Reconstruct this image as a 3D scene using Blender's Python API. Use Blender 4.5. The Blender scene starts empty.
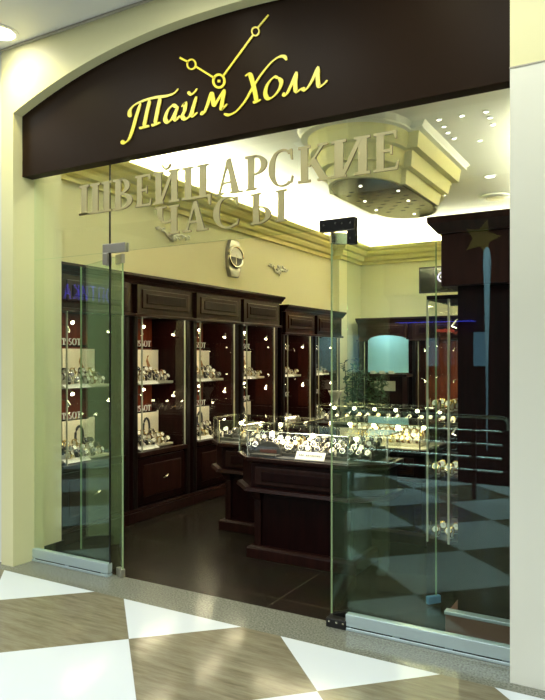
import bpy, bmesh, math, random
from mathutils import Vector, Matrix
random.seed(7)
sc = bpy.context.scene
COL = sc.collection
PI = math.pi
R = math.radians
# ------------------------------------------------------------------ camera model (metres; x along shop front, y into shop)
F_, CX_, HY_, H_ = 670.0, 272.5, 357.0, 1.5
CS, SN = math.cos(R(30)), 0.5
def ray(x, y):
    a = (x-CX_)/F_; b = (HY_-y)/F_
    return Vector((a*CS-SN, a*SN+CS, b))
def on_v(x, y, v):
    r = ray(x, y); t = v/r.y
    return Vector((r.x*t, v, H_+r.z*t))
def on_z(x, y, z):
    r = ray(x, y); t = (z-H_)/r.z
    return Vector((r.x*t, r.y*t, z))

# ------------------------------------------------------------------ materials
def new_mat(name):
    m = bpy.data.materials.new(name); m.use_nodes = True
    return m, m.node_tree.nodes, m.node_tree.links, m.node_tree.nodes['Principled BSDF']
def pmat(name, col, rough=.5, metal=0, noise=None, coat=0, spec=.5, bump=0):
    m, N, L, b = new_mat(name)
    b.inputs['Base Color'].default_value = (*col, 1)
    b.inputs['Roughness'].default_value = rough
    b.inputs['Metallic'].default_value = metal
    b.inputs['Coat Weight'].default_value = coat
    b.inputs['Specular IOR Level'].default_value = spec
    if noise:
        col2, scale, stretch, detail = noise
        tc = N.new('ShaderNodeTexCoord'); mp = N.new('ShaderNodeMapping'); mp.inputs['Scale'].default_value = stretch
        nz = N.new('ShaderNodeTexNoise'); nz.inputs['Scale'].default_value = scale; nz.inputs['Detail'].default_value = detail
        cr = N.new('ShaderNodeValToRGB'); cr.color_ramp.elements[0].position = .3; cr.color_ramp.elements[1].position = .7
        cr.color_ramp.elements[0].color = (*col, 1); cr.color_ramp.elements[1].color = (*col2, 1)
        L.new(tc.outputs['Object'], mp.inputs['Vector']); L.new(mp.outputs['Vector'], nz.inputs['Vector'])
        L.new(nz.outputs['Fac'], cr.inputs['Fac']); L.new(cr.outputs['Color'], b.inputs['Base Color'])
        if bump:
            bp = N.new('ShaderNodeBump'); bp.inputs['Strength'].default_value = bump
            L.new(nz.outputs['Fac'], bp.inputs['Height']); L.new(bp.outputs['Normal'], b.inputs['Normal'])
    return m
def emat(name, col, strength):
    m, N, L, b = new_mat(name)
    b.inputs['Base Color'].default_value = (*col, 1)
    b.inputs['Emission Color'].default_value = (*col, 1)
    b.inputs['Emission Strength'].default_value = strength
    return m
def glass_mat(name, tint, r0=.05, rough=0.0, refl=(1, 1, 1)):
    m, N, L, b = new_mat(name)
    N.remove(b)
    out = N['Material Output']
    tr = N.new('ShaderNodeBsdfTransparent'); tr.inputs['Color'].default_value = (*tint, 1)
    gl = N.new('ShaderNodeBsdfGlossy'); gl.inputs['Roughness'].default_value = rough; gl.inputs['Color'].default_value = (*refl, 1)
    lw = N.new('ShaderNodeLayerWeight'); lw.inputs['Blend'].default_value = .5
    pw = N.new('ShaderNodeMath'); pw.operation = 'POWER'; pw.inputs[1].default_value = 5
    mr = N.new('ShaderNodeMapRange'); mr.inputs['To Min'].default_value = r0; mr.inputs['To Max'].default_value = .9
    mx = N.new('ShaderNodeMixShader')
    L.new(lw.outputs['Facing'], pw.inputs[0]); L.new(pw.outputs[0], mr.inputs['Value'])
    L.new(mr.outputs['Result'], mx.inputs['Fac']); L.new(tr.outputs[0], mx.inputs[1]); L.new(gl.outputs[0], mx.inputs[2])
    L.new(mx.outputs[0], out.inputs['Surface'])
    return m
def tile_mat():
    m, N, L, b = new_mat('mall_floor_tiles')
    tc = N.new('ShaderNodeTexCoord'); sp = N.new('ShaderNodeSeparateXYZ'); L.new(tc.outputs['Object'], sp.inputs[0])
    def mth(op, a, bb=None):
        n = N.new('ShaderNodeMath'); n.operation = op
        for i, v in enumerate((a, bb)):
            if v is None: continue
            if isinstance(v, (int, float)): n.inputs[i].default_value = v
            else: L.new(v, n.inputs[i])
        return n.outputs[0]
    u, v = sp.outputs[0], sp.outputs[1]
    a0 = mth('DIVIDE', mth('ADD', mth('SUBTRACT', u, v), 5.15), 1.115)
    b0 = mth('DIVIDE', mth('ADD', mth('ADD', u, v), -.26), 1.115)
    par = mth('MODULO', mth('ABSOLUTE', mth('ADD', mth('FLOOR', a0), mth('FLOOR', b0))), 2)
    par = mth('GREATER_THAN', par, .5)
    g = mth('MINIMUM', mth('PINGPONG', a0, .5), mth('PINGPONG', b0, .5))
    grout = mth('LESS_THAN', g, .0016)
    mp = N.new('ShaderNodeMapping'); mp.inputs['Rotation'].default_value = (0, 0, R(-45)); mp.inputs['Scale'].default_value = (1.2, 9, 1)
    L.new(tc.outputs['Object'], mp.inputs[0])
    nz = N.new('ShaderNodeTexNoise'); nz.inputs['Scale'].default_value = 3; nz.inputs['Detail'].default_value = 10; nz.inputs['Roughness'].default_value = .72
    L.new(mp.outputs[0], nz.inputs['Vector'])
    cr = N.new('ShaderNodeValToRGB'); e = cr.color_ramp.elements
    e[0].position = .3; e[0].color = (.115, .10, .06, 1); e[1].position = .72; e[1].color = (.27, .25, .175, 1)
    L.new(nz.outputs['Fac'], cr.inputs['Fac'])
    mx = N.new('ShaderNodeMix'); mx.data_type = 'RGBA'; L.new(par, mx.inputs['Factor'])
    L.new(cr.outputs['Color'], mx.inputs['A']); mx.inputs['B'].default_value = (.64, .70, .76, 1)
    m2 = N.new('ShaderNodeMix'); m2.data_type = 'RGBA'; L.new(grout, m2.inputs['Factor'])
    L.new(mx.outputs['Result'], m2.inputs['A']); m2.inputs['B'].default_value = (.22, .21, .18, 1)
    L.new(m2.outputs['Result'], b.inputs['Base Color'])
    b.inputs['Roughness'].default_value = .13; b.inputs['Specular IOR Level'].default_value = .3
    return m
def shop_tile_mat():
    m, N, L, b = new_mat('shop_floor_tiles')
    tc = N.new('ShaderNodeTexCoord')
    br = N.new('ShaderNodeTexBrick'); br.offset = 0; br.inputs['Scale'].default_value = 1
    br.inputs['Brick Width'].default_value = .62; br.inputs['Row Height'].default_value = .62; br.inputs['Mortar Size'].default_value = .005
    br.inputs['Color1'].default_value = (.040, .031, .019, 1); br.inputs['Color2'].default_value = (.050, .038, .024, 1); br.inputs['Mortar'].default_value = (.16, .14, .09, 1)
    mp = N.new('ShaderNodeMapping'); mp.inputs['Location'].default_value = (.18, .1, 0)
    L.new(tc.outputs['Object'], mp.inputs[0]); L.new(mp.outputs[0], br.inputs['Vector'])
    nz = N.new('ShaderNodeTexNoise'); nz.inputs['Scale'].default_value = 4; nz.inputs['Detail'].default_value = 8
    L.new(tc.outputs['Object'], nz.inputs['Vector'])
    mx = N.new('ShaderNodeMix'); mx.data_type = 'RGBA'; mx.blend_type = 'MULTIPLY'; mx.inputs['Factor'].default_value = .7
    L.new(br.outputs['Color'], mx.inputs['A']); L.new(nz.outputs['Color'], mx.inputs['B'])
    gm = N.new('ShaderNodeMix'); gm.data_type = 'RGBA'; gm.blend_type = 'MULTIPLY'; gm.inputs['Factor'].default_value = 1
    L.new(mx.outputs['Result'], gm.inputs['A']); gm.inputs['B'].default_value = (.45, .45, .45, 1)
    L.new(gm.outputs['Result'], b.inputs['Base Color'])
    b.inputs['Roughness'].default_value = .25; b.inputs['Specular IOR Level'].default_value = .3
    return m

M = {}
M['tile'] = tile_mat(); M['shop_tile'] = shop_tile_mat()
M['granite'] = pmat('granite', (.09, .095, .075), .16, noise=((.27, .28, .235), 90, (1, 1, 1), 6))
M['cream'] = pmat('cream_paint', (.81, .82, .71), .38, spec=.4)
M['fascia'] = pmat('fascia_paint', (.80, .775, .45), .4, spec=.3)
M['pillar'] = pmat('pillar_paint', (.82, .83, .74), .35, spec=.4)
M['shopwall'] = pmat('shop_wall_paint', (.84, .80, .50), .6)
M['cornice'] = pmat('cornice_plaster', (.74, .66, .26), .5)
M['plaster'] = pmat('ceiling_plaster', (.83, .83, .80), .6)
M['medallion'] = pmat('medallion_plaster', (.84, .80, .50), .5)
M['ornament'] = pmat('ornament_plaster', (.88, .86, .74), .5)
M['signboard'] = pmat('sign_board', (.019, .0105, .006), .40, spec=.06)
M['gold'] = pmat('gold_letters', (.98, .84, .07), .35, metal=0)
M['gold_side'] = pmat('gold_edge', (.80, .70, .25), .3, metal=.3)
M['champagne'] = pmat('champagne_metal', (.52, .46, .24), .33, metal=.3)
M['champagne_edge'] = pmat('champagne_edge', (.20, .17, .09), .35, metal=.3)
M['wood'] = pmat('mahogany', (.006, .0012, .0012), .36, spec=.10, noise=((.015, .003, .0026), 5, (6, 6, .7), 4))
M['wood_face'] = pmat('mahogany_face', (.012, .0032, .0022), .33, spec=.16, noise=((.026, .0075, .005), 5, (6, 6, .7), 4))
M['wood_red'] = pmat('red_back_panel', (.11, .018, .006), .35, spec=.2, noise=((.18, .035, .012), 4, (6, 6, .6), 4))
M['wood_black'] = pmat('dark_pilaster', (.006, .0025, .002), .3)
M['glass'] = glass_mat('shopfront_glass', (.945, .975, .955), .045, refl=(.70, 1, .88))
M['glassedge'] = pmat('glass_edge', (.30, .42, .22), .15)
M['caseglass'] = glass_mat('case_glass', (.97, .985, .97), .03)
M['chrome'] = pmat('chrome', (.78, .76, .66), .18, metal=1)
M['steel'] = pmat('brushed_steel', (.55, .53, .47), .35, metal=.9)
M['plinth_brown'] = pmat('plinth_brown', (.15, .075, .055), .35)
M['alu'] = pmat('aluminium_rail', (.52, .64, .66), .30, metal=.45)
M['black'] = pmat('black_fitting', (.02, .02, .02), .3, metal=.5)
M['mirror'] = pmat('mirror_panel', (.5, .48, .38), .12, metal=1)
M['bulb'] = emat('bulb', (1, .86, .55), 26)
M['downlight'] = emat('downlight_lens', (1, .95, .84), 14)
M['spotlens'] = emat('ceiling_spot_lens', (1, .96, .84), 6)
M['cove'] = emat('cove_strip', (1, .97, .74), 155)
M['strap_black'] = pmat('black_leather', (.02, .016, .014), .45)
M['strap_brown'] = pmat('brown_leather', (.18, .07, .03), .45)
M['strap_steel'] = pmat('steel_bracelet', (.72, .70, .62), .22, metal=.85)
M['strap_gold'] = pmat('gold_bracelet', (.85, .66, .26), .22, metal=.85)
M['dial_white'] = pmat('white_dial', (.85, .84, .78), .25)
M['dial_dark'] = pmat('dark_dial', (.03, .03, .05), .2)
M['cushion'] = pmat('cream_cushion', (.80, .76, .64), .7)
M['riser'] = pmat('display_fabric', (.62, .58, .47), .7)
M['riser_dark'] = pmat('dark_display_fabric', (.03, .03, .03), .6)
M['card'] = pmat('white_card', (.85, .85, .82), .5)
M['print'] = pmat('dark_print', (.03, .03, .03), .6)
M['poster'] = pmat('poster_paper', (.80, .72, .50), .5, noise=((.88, .84, .70), 3, (1, 1, 1), 2))
M['skin'] = pmat('poster_print_tan', (.55, .30, .14), .5)
M['turquoise'] = pmat('turquoise_acrylic', (.42, .82, 1.0), .12)
M['screen'] = pmat('tv_screen', (.006, .006, .008), .12)
M['screen_pic'] = emat('screen_picture', (.72, .62, .85), .9)
M['leaf'] = pmat('leaf_green', (.025, .075, .025), .4, noise=((.05, .13, .04), 6, (1, 1, 1), 3))
M['pot'] = pmat('pot_ceramic', (.45, .42, .34), .4)
M['soil'] = pmat('soil', (.02, .012, .008), .9)
M['rail_metal'] = pmat('polished_rail', (.80, .84, .86), .15, metal=.9)
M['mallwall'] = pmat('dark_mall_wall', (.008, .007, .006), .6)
M['pale_edge'] = pmat('pale_glass_edge', (.62, .62, .46), .25, metal=.25)
M['dark_silver'] = pmat('dark_silver', (.30, .30, .27), .3, metal=.8)
M['taupe'] = pmat('taupe_wall', (.085, .08, .055), .6)
M['maroon'] = pmat('maroon_panel', (.10, .025, .018), .45)
M['purple'] = emat('purple_neon', (.20, .10, 1.0), 2.4)
M['blue'] = emat('blue_neon', (.06, .07, 1.0), 3.5)
M['red'] = emat('red_neon', (1, .10, .05), 2.5)
M['warmsign'] = emat('warm_sign_letters', (1, .75, .55), .8)
M['coolpane'] = emat('lit_window', (.30, .50, .75), .5)
M['bluelight'] = emat('blue_light_column', (.45, .65, .85), .8)
M['star'] = emat('gold_star', (.75, .50, .12), .18)
M['white'] = pmat('white_paint', (.85, .86, .86), .4)
M['lock'] = pmat('blue_steel', (.20, .48, .75), .3, metal=.3)

# ------------------------------------------------------------------ mesh builder
class MB:
    def __init__(s): s.bm = bmesh.new(); s.mats = []; s.cur = 0
    def mat(s, name):
        if name not in s.mats: s.mats.append(name)
        s.cur = s.mats.index(name); return s
    def face(s, vs):
        try: f = s.bm.faces.new(vs); f.material_index = s.cur; return f
        except ValueError: return None
    def box(s, x0, x1, y0, y1, z0, z1):
        v = [s.bm.verts.new((x, y, z)) for z in (z0, z1) for x, y in ((x0, y0), (x1, y0), (x1, y1), (x0, y1))]
        for q in ((3, 2, 1, 0), (4, 5, 6, 7), (0, 1, 5, 4), (1, 2, 6, 5), (2, 3, 7, 6), (3, 0, 4, 7)): s.face([v[i] for i in q])
        return s
    def obox(s, c, ax, ay, az):            # oriented box: centre, three half axes
        c, ax, ay, az = map(Vector, (c, ax, ay, az))
        v = [s.bm.verts.new(c + i*ax + j*ay + k*az) for k in (-1, 1) for i, j in ((-1, -1), (1, -1), (1, 1), (-1, 1))]
        for q in ((3, 2, 1, 0), (4, 5, 6, 7), (0, 1, 5, 4), (1, 2, 6, 5), (2, 3, 7, 6), (3, 0, 4, 7)): s.face([v[i] for i in q])
        return s
    def prism(s, poly, z0, z1, poly1=None):  # vertical prism / frustum over a plan polygon
        p1 = poly1 or poly
        a = [s.bm.verts.new((x, y, z0)) for x, y in poly]; b = [s.bm.verts.new((x, y, z1)) for x, y in p1]
        n = len(a); s.face(a[::-1]); s.face(b)
        for i in range(n): s.face([a[i], a[(i+1) % n], b[(i+1) % n], b[i]])
        return s
    def slab(s, poly, fn, d, side=None):              # polygon in a plane (fn maps 2d -> 3d), thickness vector d
        d = Vector(d)
        a = [s.bm.verts.new(fn(*p)) for p in poly]; b = [s.bm.verts.new(Vector(fn(*p)) + d) for p in poly]
        n = len(a); s.face(a[::-1]); s.face(b); c = s.cur
        if side: s.mat(side)
        for i in range(n): s.face([a[i], a[(i+1) % n], b[(i+1) % n], b[i]])
        s.cur = c
        return s
    def strip(s, left, right, fn, d):      # ribbon with thickness between two edge polylines
        d = Vector(d)
        A = [s.bm.verts.new(fn(*p)) for p in left]; B = [s.bm.verts.new(fn(*p)) for p in right]
        A2 = [s.bm.verts.new(Vector(fn(*p)) + d) for p in left]; B2 = [s.bm.verts.new(Vector(fn(*p)) + d) for p in right]
        n = len(A)
        for i in range(n-1):
            s.face([A[i], A[i+1], B[i+1], B[i]]); s.face([A2[i], B2[i], B2[i+1], A2[i+1]])
            s.face([A[i], A2[i], A2[i+1], A[i+1]]); s.face([B[i], B[i+1], B2[i+1], B2[i]])
        s.face([A[0], B[0], B2[0], A2[0]]); s.face([A[-1], A2[-1], B2[-1], B[-1]])
        return s
    def tube(s, pts, r, n=8, closed=False, flat=1.0):
        pts = [Vector(p) for p in pts]; rings = []
        m = len(pts)
        for i, p in enumerate(pts):
            if closed: d = pts[(i+1) % m] - pts[i-1]
            else: d = pts[min(i+1, m-1)] - pts[max(i-1, 0)]
            d.normalize(); up = Vector((0, 0, 1)) if abs(d.z) < .95 else Vector((1, 0, 0))
            a = d.cross(up).normalized(); b = d.cross(a).normalized()
            rr = r[i] if isinstance(r, (list, tuple)) else r
            rings.append([s.bm.verts.new(p + a*rr*math.cos(t*2*PI/n) + b*rr*flat*math.sin(t*2*PI/n)) for t in range(n)])
        for i in range(m if closed else m-1):
            q, w = rings[i], rings[(i+1) % m]
            for t in range(n): s.face([q[t], q[(t+1) % n], w[(t+1) % n], w[t]])
        if not closed: s.face(rings[0][::-1]); s.face(rings[-1])
        return s
    def cyl(s, a, b, r, n=16, r2=None):
        return s.tube([a, b], [r, r if r2 is None else r2], n)
    def lathe(s, prof, n=24, c=(0, 0, 0)):
        rings = []
        for r, z in prof:
            rings.append([s.bm.verts.new((c[0]+max(r, .0005)*math.cos(t*2*PI/n), c[1]+max(r, .0005)*math.sin(t*2*PI/n), c[2]+z)) for t in range(n)])
        for q, w in zip(rings, rings[1:]):
            for t in range(n): s.face([q[t], q[(t+1) % n], w[(t+1) % n], w[t]])
        s.face(rings[0][::-1]); s.face(rings[-1])
        return s
    def mesh(s, name):
        bmesh.ops.recalc_face_normals(s.bm, faces=s.bm.faces)
        me = bpy.data.meshes.new(name); s.bm.to_mesh(me); s.bm.free()
        for m in s.mats: me.materials.append(M[m])
        return me
    def build(s, name, mat=None, parent=None, bevel=0, smooth=False):
        if mat and not s.mats: s.mats = [mat]
        me = s.mesh(name)
        o = bpy.data.objects.new(name, me); COL.objects.link(o)
        if parent: o.parent = parent
        if bevel:
            b = o.modifiers.new('bevel', 'BEVEL'); b.width = bevel; b.segments = 2; b.limit_method = 'ANGLE'
        if smooth:
            for p in me.polygons: p.use_smooth = True
        return o
def tag(o, label=None, cat=None, group=None, kind=None):
    if label: o['label'] = label
    if cat: o['category'] = cat
    if group: o['group'] = group
    if kind: o['kind'] = kind
    return o
def empty(name, loc, rz=0, label=None, cat=None, group=None, kind=None):
    o = bpy.data.objects.new(name, None); COL.objects.link(o); o.empty_display_size = .05
    o.location = loc; o.rotation_euler = (0, 0, rz)
    return tag(o, label, cat, group, kind)
KIDS = {}
def copy_tree(o, parent=None):
    c = o.copy(); COL.objects.link(c); c.parent = parent
    for ch in [x for x in o.children]: copy_tree(ch, c)
    return c
def struct(o): o['kind'] = 'structure'; return o
def area(name, loc, sx, sy, energy, col, rot=(0, 0, 0), spread=PI):
    l = bpy.data.lights.new(name, 'AREA'); l.shape = 'RECTANGLE'; l.size = sx; l.size_y = sy; l.energy = energy; l.color = col; l.spread = spread
    o = bpy.data.objects.new(name, l); COL.objects.link(o); o.location = loc; o.rotation_euler = rot
    return o

# ------------------------------------------------------------------ lettering
def smooth(pts, k=6):
    if len(pts) < 3: return pts
    out = []; P = [pts[0]] + list(pts) + [pts[-1]]
    for i in range(1, len(P)-2):
        p0, p1, p2, p3 = P[i-1], P[i], P[i+1], P[i+2]
        for j in range(k):
            t = j/k
            out.append(tuple(.5*((2*p1[a]) + (-p0[a]+p2[a])*t + (2*p0[a]-5*p1[a]+4*p2[a]-p3[a])*t*t + (-p0[a]+3*p1[a]-3*p2[a]+p3[a])*t**3) for a in (0, 1)))
    out.append(tuple(pts[-1])); return out
def pen(mb, pts, w, thin, ang, fn, d, taper=True, sm=True):
    p = smooth(pts) if sm else pts
    n = len(p); L_, R_ = [], []
    for i in range(n):
        a = p[max(i-1, 0)]; b = p[min(i+1, n-1)]
        dx, dy = b[0]-a[0], b[1]-a[1]; l = math.hypot(dx, dy) or 1e-6; dx /= l; dy /= l
        th = math.atan2(dy, dx)
        hw = .5*math.hypot(w*math.sin(th-ang), thin)
        if taper:
            e = min(i, n-1-i)/(n-1); hw *= min(1, .45+e*6)
        L_.append((p[i][0]-dy*hw, p[i][1]+dx*hw)); R_.append((p[i][0]+dy*hw, p[i][1]-dx*hw))
    mb.strip(L_, R_, fn, d)
# serif capitals, unit height 1, each returns (polys, width); y up
T_, t_, s_ = .19, .075, .07
def stem(x, y0=0, y1=1, w=T_, serif=(1, 1), ext=.075):
    o = [[(x, y0), (x+w, y0), (x+w, y1), (x, y1)]]
    if serif[0]: o.append([(x-ext, y0), (x+w+ext, y0), (x+w+ext, y0+s_), (x-ext, y0+s_)])
    if serif[1]: o.append([(x-ext, y1-s_), (x+w+ext, y1-s_), (x+w+ext, y1), (x-ext, y1)])
    return o
def diag(x0, y0, x1, y1, w): return [[(x0, y0), (x0+w, y0), (x1+w, y1), (x1, y1)]]
def bowl(cx, cy, rx, ry, a0, a1, wmax, wmin, n=16):
    q = []
    for i in range(n):
        t0 = R(a0+(a1-a0)*i/n); t1 = R(a0+(a1-a0)*(i+1)/n)
        def pt(t, o):
            w = wmin+(wmax-wmin)*abs(math.cos(t)); w = w*o
            return (cx+(rx-w)*math.cos(t), cy+(ry-wmin*o)*math.sin(t))
        q.append([pt(t0, 0), pt(t1, 0), pt(t1, 1), pt(t0, 1)])
    return q
def glyph(ch):
    ch = {'O': 'О', 'T': 'Т', 'E': 'Е', 'A': 'А', 'P': 'Р', 'C': 'С', 'K': 'К', 'B': 'В'}.get(ch, ch)
    if ch == 'Ш': return stem(.08)+stem(.47)+stem(.86)+[[(0, 0), (1.1, 0), (1.1, s_), (0, s_)]], 1.13
    if ch == 'Щ' or ch == 'Ц': return stem(.08)+stem(.52)+[[(0, 0), (.86, 0), (.86, s_), (0, s_)], [(.76, s_), (.86, s_), (.84, -.24), (.80, -.24)]], .88
    if ch == 'В': return stem(.08)+bowl(.25, .75, .33, .25, -90, 90, .17, .06)+bowl(.25, .27, .42, .27, -90, 90, .18, .06)+[[(.2, 0), (.27, 0), (.27, .06), (.2, .06)]], .70
    if ch == 'Е': return stem(.08)+[[(.2, 0), (.62, 0), (.66, .22), (.61, .22), (.56, s_), (.2, s_)], [(.2, 1), (.60, 1), (.60, .80), (.56, .80), (.52, 1-s_), (.2, 1-s_)], [(.2, .48), (.46, .48), (.46, .55), (.2, .55)], [(.44, .40), (.49, .40), (.49, .63), (.44, .63)]], .70
    if ch in 'ИЙ':
        g = stem(.08)+stem(.60)+diag(.20, 0.02, .60, .98, .10)
        if ch == 'Й':
            g += [[(.33, 1.20), (.38, 1.11), (.44, 1.08), (.50, 1.11), (.55, 1.20), (.59, 1.20), (.55, 1.08), (.44, 1.01), (.33, 1.08), (.29, 1.20)]]
        return g, .88
    if ch == 'А': return [[(.10, 0), (.16, 0), (.44, 1), (.36, 1)], [(.52, 0), (.74, 0), (.47, 1.04), (.36, 1)], [(.0, 0), (.28, 0), (.28, .06), (.0, .06)], [(.46, 0), (.84, 0), (.84, .06), (.46, .06)], [(.2, .30), (.6, .30), (.58, .37), (.22, .37)]], .84
    if ch == 'Р': return stem(.08)+bowl(.25, .71, .40, .29, -90, 90, .18, .06), .68
    if ch == 'С': return bowl(.46, .5, .44, .53, 52, 308, .19, .06, 26)+[[(.66, .98), (.76, 1.0), (.78, .70), (.74, .70)], [(.70, .06), (.76, .06), (.80, .24), (.76, .26)]], .82
    if ch == 'К': return stem(.08)+[[(.25, .42), (.33, .42), (.72, .97), (.63, .97)], [(.34, .52), (.48, .62), (.84, 0), (.62, 0)], [(.54, .94), (.82, .94), (.82, 1), (.54, 1)], [(.54, 0), (.92, 0), (.92, .06), (.54, .06)]], .92
    if ch == 'Ч': return stem(.52)+bowl(.36, .84, .28, .44, 180, 300, .17, .06)+[[(.0, .94), (.36, .94), (.36, 1), (.0, 1)], [(.08, .80), (.25, .80), (.25, 1), (.08, 1)], [(.40, .40), (.54, .44), (.54, .52), (.40, .47)]], .78
    if ch == 'Ы': return stem(.08)+bowl(.25, .29, .40, .29, -90, 90, .18, .06)+stem(.86), 1.13
    if ch == 'О': return bowl(.45, .5, .44, .52, 0, 360, .17, .07, 30), .9
    if ch == 'П': return stem(.08)+stem(.58)+[[(0, 1-s_), (.86, 1-s_), (.86, 1), (0, 1)]], .86
    if ch == 'Т': return stem(.32, serif=(1, 0))+[[(0, .93), (.83, .93), (.83, 1), (0, 1)], [(0, .76), (.05, .76), (.07, 1), (0, 1)], [(.76, 1), (.78, .76), (.83, .76), (.83, 1)]], .83
    if ch == 'I': return stem(.08), .35
    if ch == 'S': return bowl(.32, .74, .28, .27, 40, 270, .15, .07)+bowl(.32, .26, .28, .27, -140, 90, .15, .07), .64
def word(text, h, fn0, mb, d, gap=.05, fit=None):
    """letters as prisms into one mesh; fn0 maps (x,z) in metres to a point"""
    W = sum(glyph(c)[1] if c != ' ' else .4 for c in text) + gap*(len(text)-1)
    sx = (fit/W) if fit else h
    x = 0
    for c in text:
        if c == ' ': x += .4; continue
        ps, w = glyph(c)
        for p in ps: mb.slab([((x+a)*sx, b*h) for a, b in p], fn0, d)
        x += w+gap
    return W*sx

# ================================================================== SETTING
UL, UR, VF, VG = -4.0, -.596, 3.22, 3.41     # opening left/right, fascia plane, glass plane
ZC = 3.715                                  # mall ceiling
ZS = 3.60                                   # shop ceiling
def arch(u):                                # underside of the arch in the fascia
    t = (u-(UL+UR)/2)/((UR-UL)/2)
    return 3.243 + .293*max(0., 1-abs(t)**2.15)
# floors
o = MB().box(-9, 5, -1.25, 3.14, -.12, 0).build('floor', 'tile'); struct(o)
o = MB().box(-9, 5, 3.14, 3.455, -.12, 0).build('trim_1', 'granite'); struct(o)
o = MB().box(-4.7, -.45, 3.455, 10.9, -.12, 0).build('floor', 'shop_tile'); struct(o)
# fascia wall with the arched opening and both pillars
mb = MB().mat('fascia')
N_ = 40
def yz(u, z): return Vector((u, VF, z))
us = [UL+(UR-UL)*i/N_ for i in range(N_+1)]
for a, b in zip(us, us[1:]):
    mb.slab([(a, arch(a)), (b, arch(b)), (b, ZC), (a, ZC)], yz, (0, .17, 0))
mb.cur = 0; mb.box(UR, 2.5, VF, 3.50, 2.83, ZC); mb.mat('cream'); mb.box(UR, 2.5, VF, 3.50, 0, 2.83); mb.mat('fascia')
mb.box(-4.125, UL, VF, 3.50, 0, ZC)
mb.box(UL, UR, 3.39, 3.50, 2.866, ZC)
o = mb.build('wall_front', 'cream'); struct(o)
bmesh_o = o
# side pier left of the fascia, slightly set back, and joints of the cladding
o = MB().box(-9, -4.125, VF+.03, 3.62, 0, ZC).build('wall_front_left', 'pillar'); struct(o)
o = MB().box(UR-.002, 2.5, VF-.004, VF+.002, 2.828, 2.834).build('trim_2', 'pot'); struct(o)
# shadow gap trim between fascia and mall ceiling
o = MB().box(-9, 2.5, VF-.02, VF-.003, ZC-.012, ZC).build('trim_3', 'pot'); struct(o)
o = MB().box(-9, 5, -1.6, 3.62, ZC+.004, ZC+.15).build('ceiling', 'plaster'); struct(o)
# shop shell
o = MB().box(-4.75, -4.6, 3.62, 10.9, 0, 3.75).build('wall_left', 'shopwall'); struct(o)
o = MB().box(-4.75, -.4, 10.75, 10.9, 0, 3.75).build('wall_back', 'shopwall'); struct(o)
o = MB().box(-.5, -.4, 3.5, 10.75, 0, 3.75).build('wall_right', 'shopwall'); struct(o)
o = MB().box(-4.75, -.4, 3.5, 10.9, ZS, ZS+.12).build('ceiling', 'plaster'); struct(o)
# return wall between glass and first cabinet (cream) with dark skirting
o = MB().box(-4.75, -4.03, 3.50, 3.695, 0, ZS).build('wall_return', 'shopwall'); struct(o)
o = MB().box(-4.6, -4.018, 3.47, 3.715, 0, .07).build('baseboard_left', 'wood'); struct(o)
# stepped cornice with cove strip behind it
def cornice(name, pts, parent=None):
    """profile swept along an open plan polyline; d is distance out of the wall"""
    prof = [(0, 3.07), (.05, 3.07), (.05, 3.12), (.10, 3.13), (.12, 3.17), (.12, 3.20), (.17, 3.21), (.20, 3.25), (.20, 3.28), (.25, 3.29), (.27, 3.33), (.27, 3.345), (.25, 3.345), (.25, 3.31), (0, 3.31)]
    mb = MB(); rings = []
    n = len(pts)
    for i, (x, y, nx, ny) in enumerate(pts):
        rings.append([mb.bm.verts.new((x+nx*d, y+ny*d, z)) for d, z in prof])
    for a, b in zip(rings, rings[1:]):
        for k in range(len(prof)): mb.face([a[k], a[(k+1) % len(prof)], b[(k+1) % len(prof)], b[k]])
    mb.face(rings[0]); mb.face(rings[-1])
    return struct(mb.build(name, 'cornice', parent))
cornice('trim_4', [(-4.6, 3.63, 1, 0), (-4.6, 9.85, 1, -1*0), (-4.6, 9.85, 1, -1), (-4.45, 9.85, 1, -1), (-4.45, 10.75, 1, -1), (-.5, 10.75, -1, -1), (-.5, 3.63, -1, 0)])
struct(MB().box(-4.6, -4.45, 9.85, 10.75, 0, 3.07).build('wall_pier', 'shopwall'))
cv = empty('cove_light', (0, 0, 0), 0, 'warm light strip hidden behind the stepped ceiling cornice', 'light strip')
MB().box(-4.52, -4.46, 3.8, 10.5, 3.311, 3.325).build('light_strip', 'cove', cv)
MB().box(-4.3, -.7, 10.62, 10.68, 3.311, 3.325).build('light_strip', 'cove', cv)
MB().box(-.64, -.58, 6.2, 10.5, 3.311, 3.325).build('light_strip', 'cove', cv)

# mall surroundings behind the photographer
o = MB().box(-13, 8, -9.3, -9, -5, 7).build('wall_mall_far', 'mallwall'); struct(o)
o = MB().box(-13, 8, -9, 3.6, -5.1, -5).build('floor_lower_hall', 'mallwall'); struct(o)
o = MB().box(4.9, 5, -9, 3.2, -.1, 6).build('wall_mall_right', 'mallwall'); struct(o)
o = MB().box(-9.1, -9, -9, 3.6, -5, 3.9).build('wall_mall_left', 'taupe'); struct(o)

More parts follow.
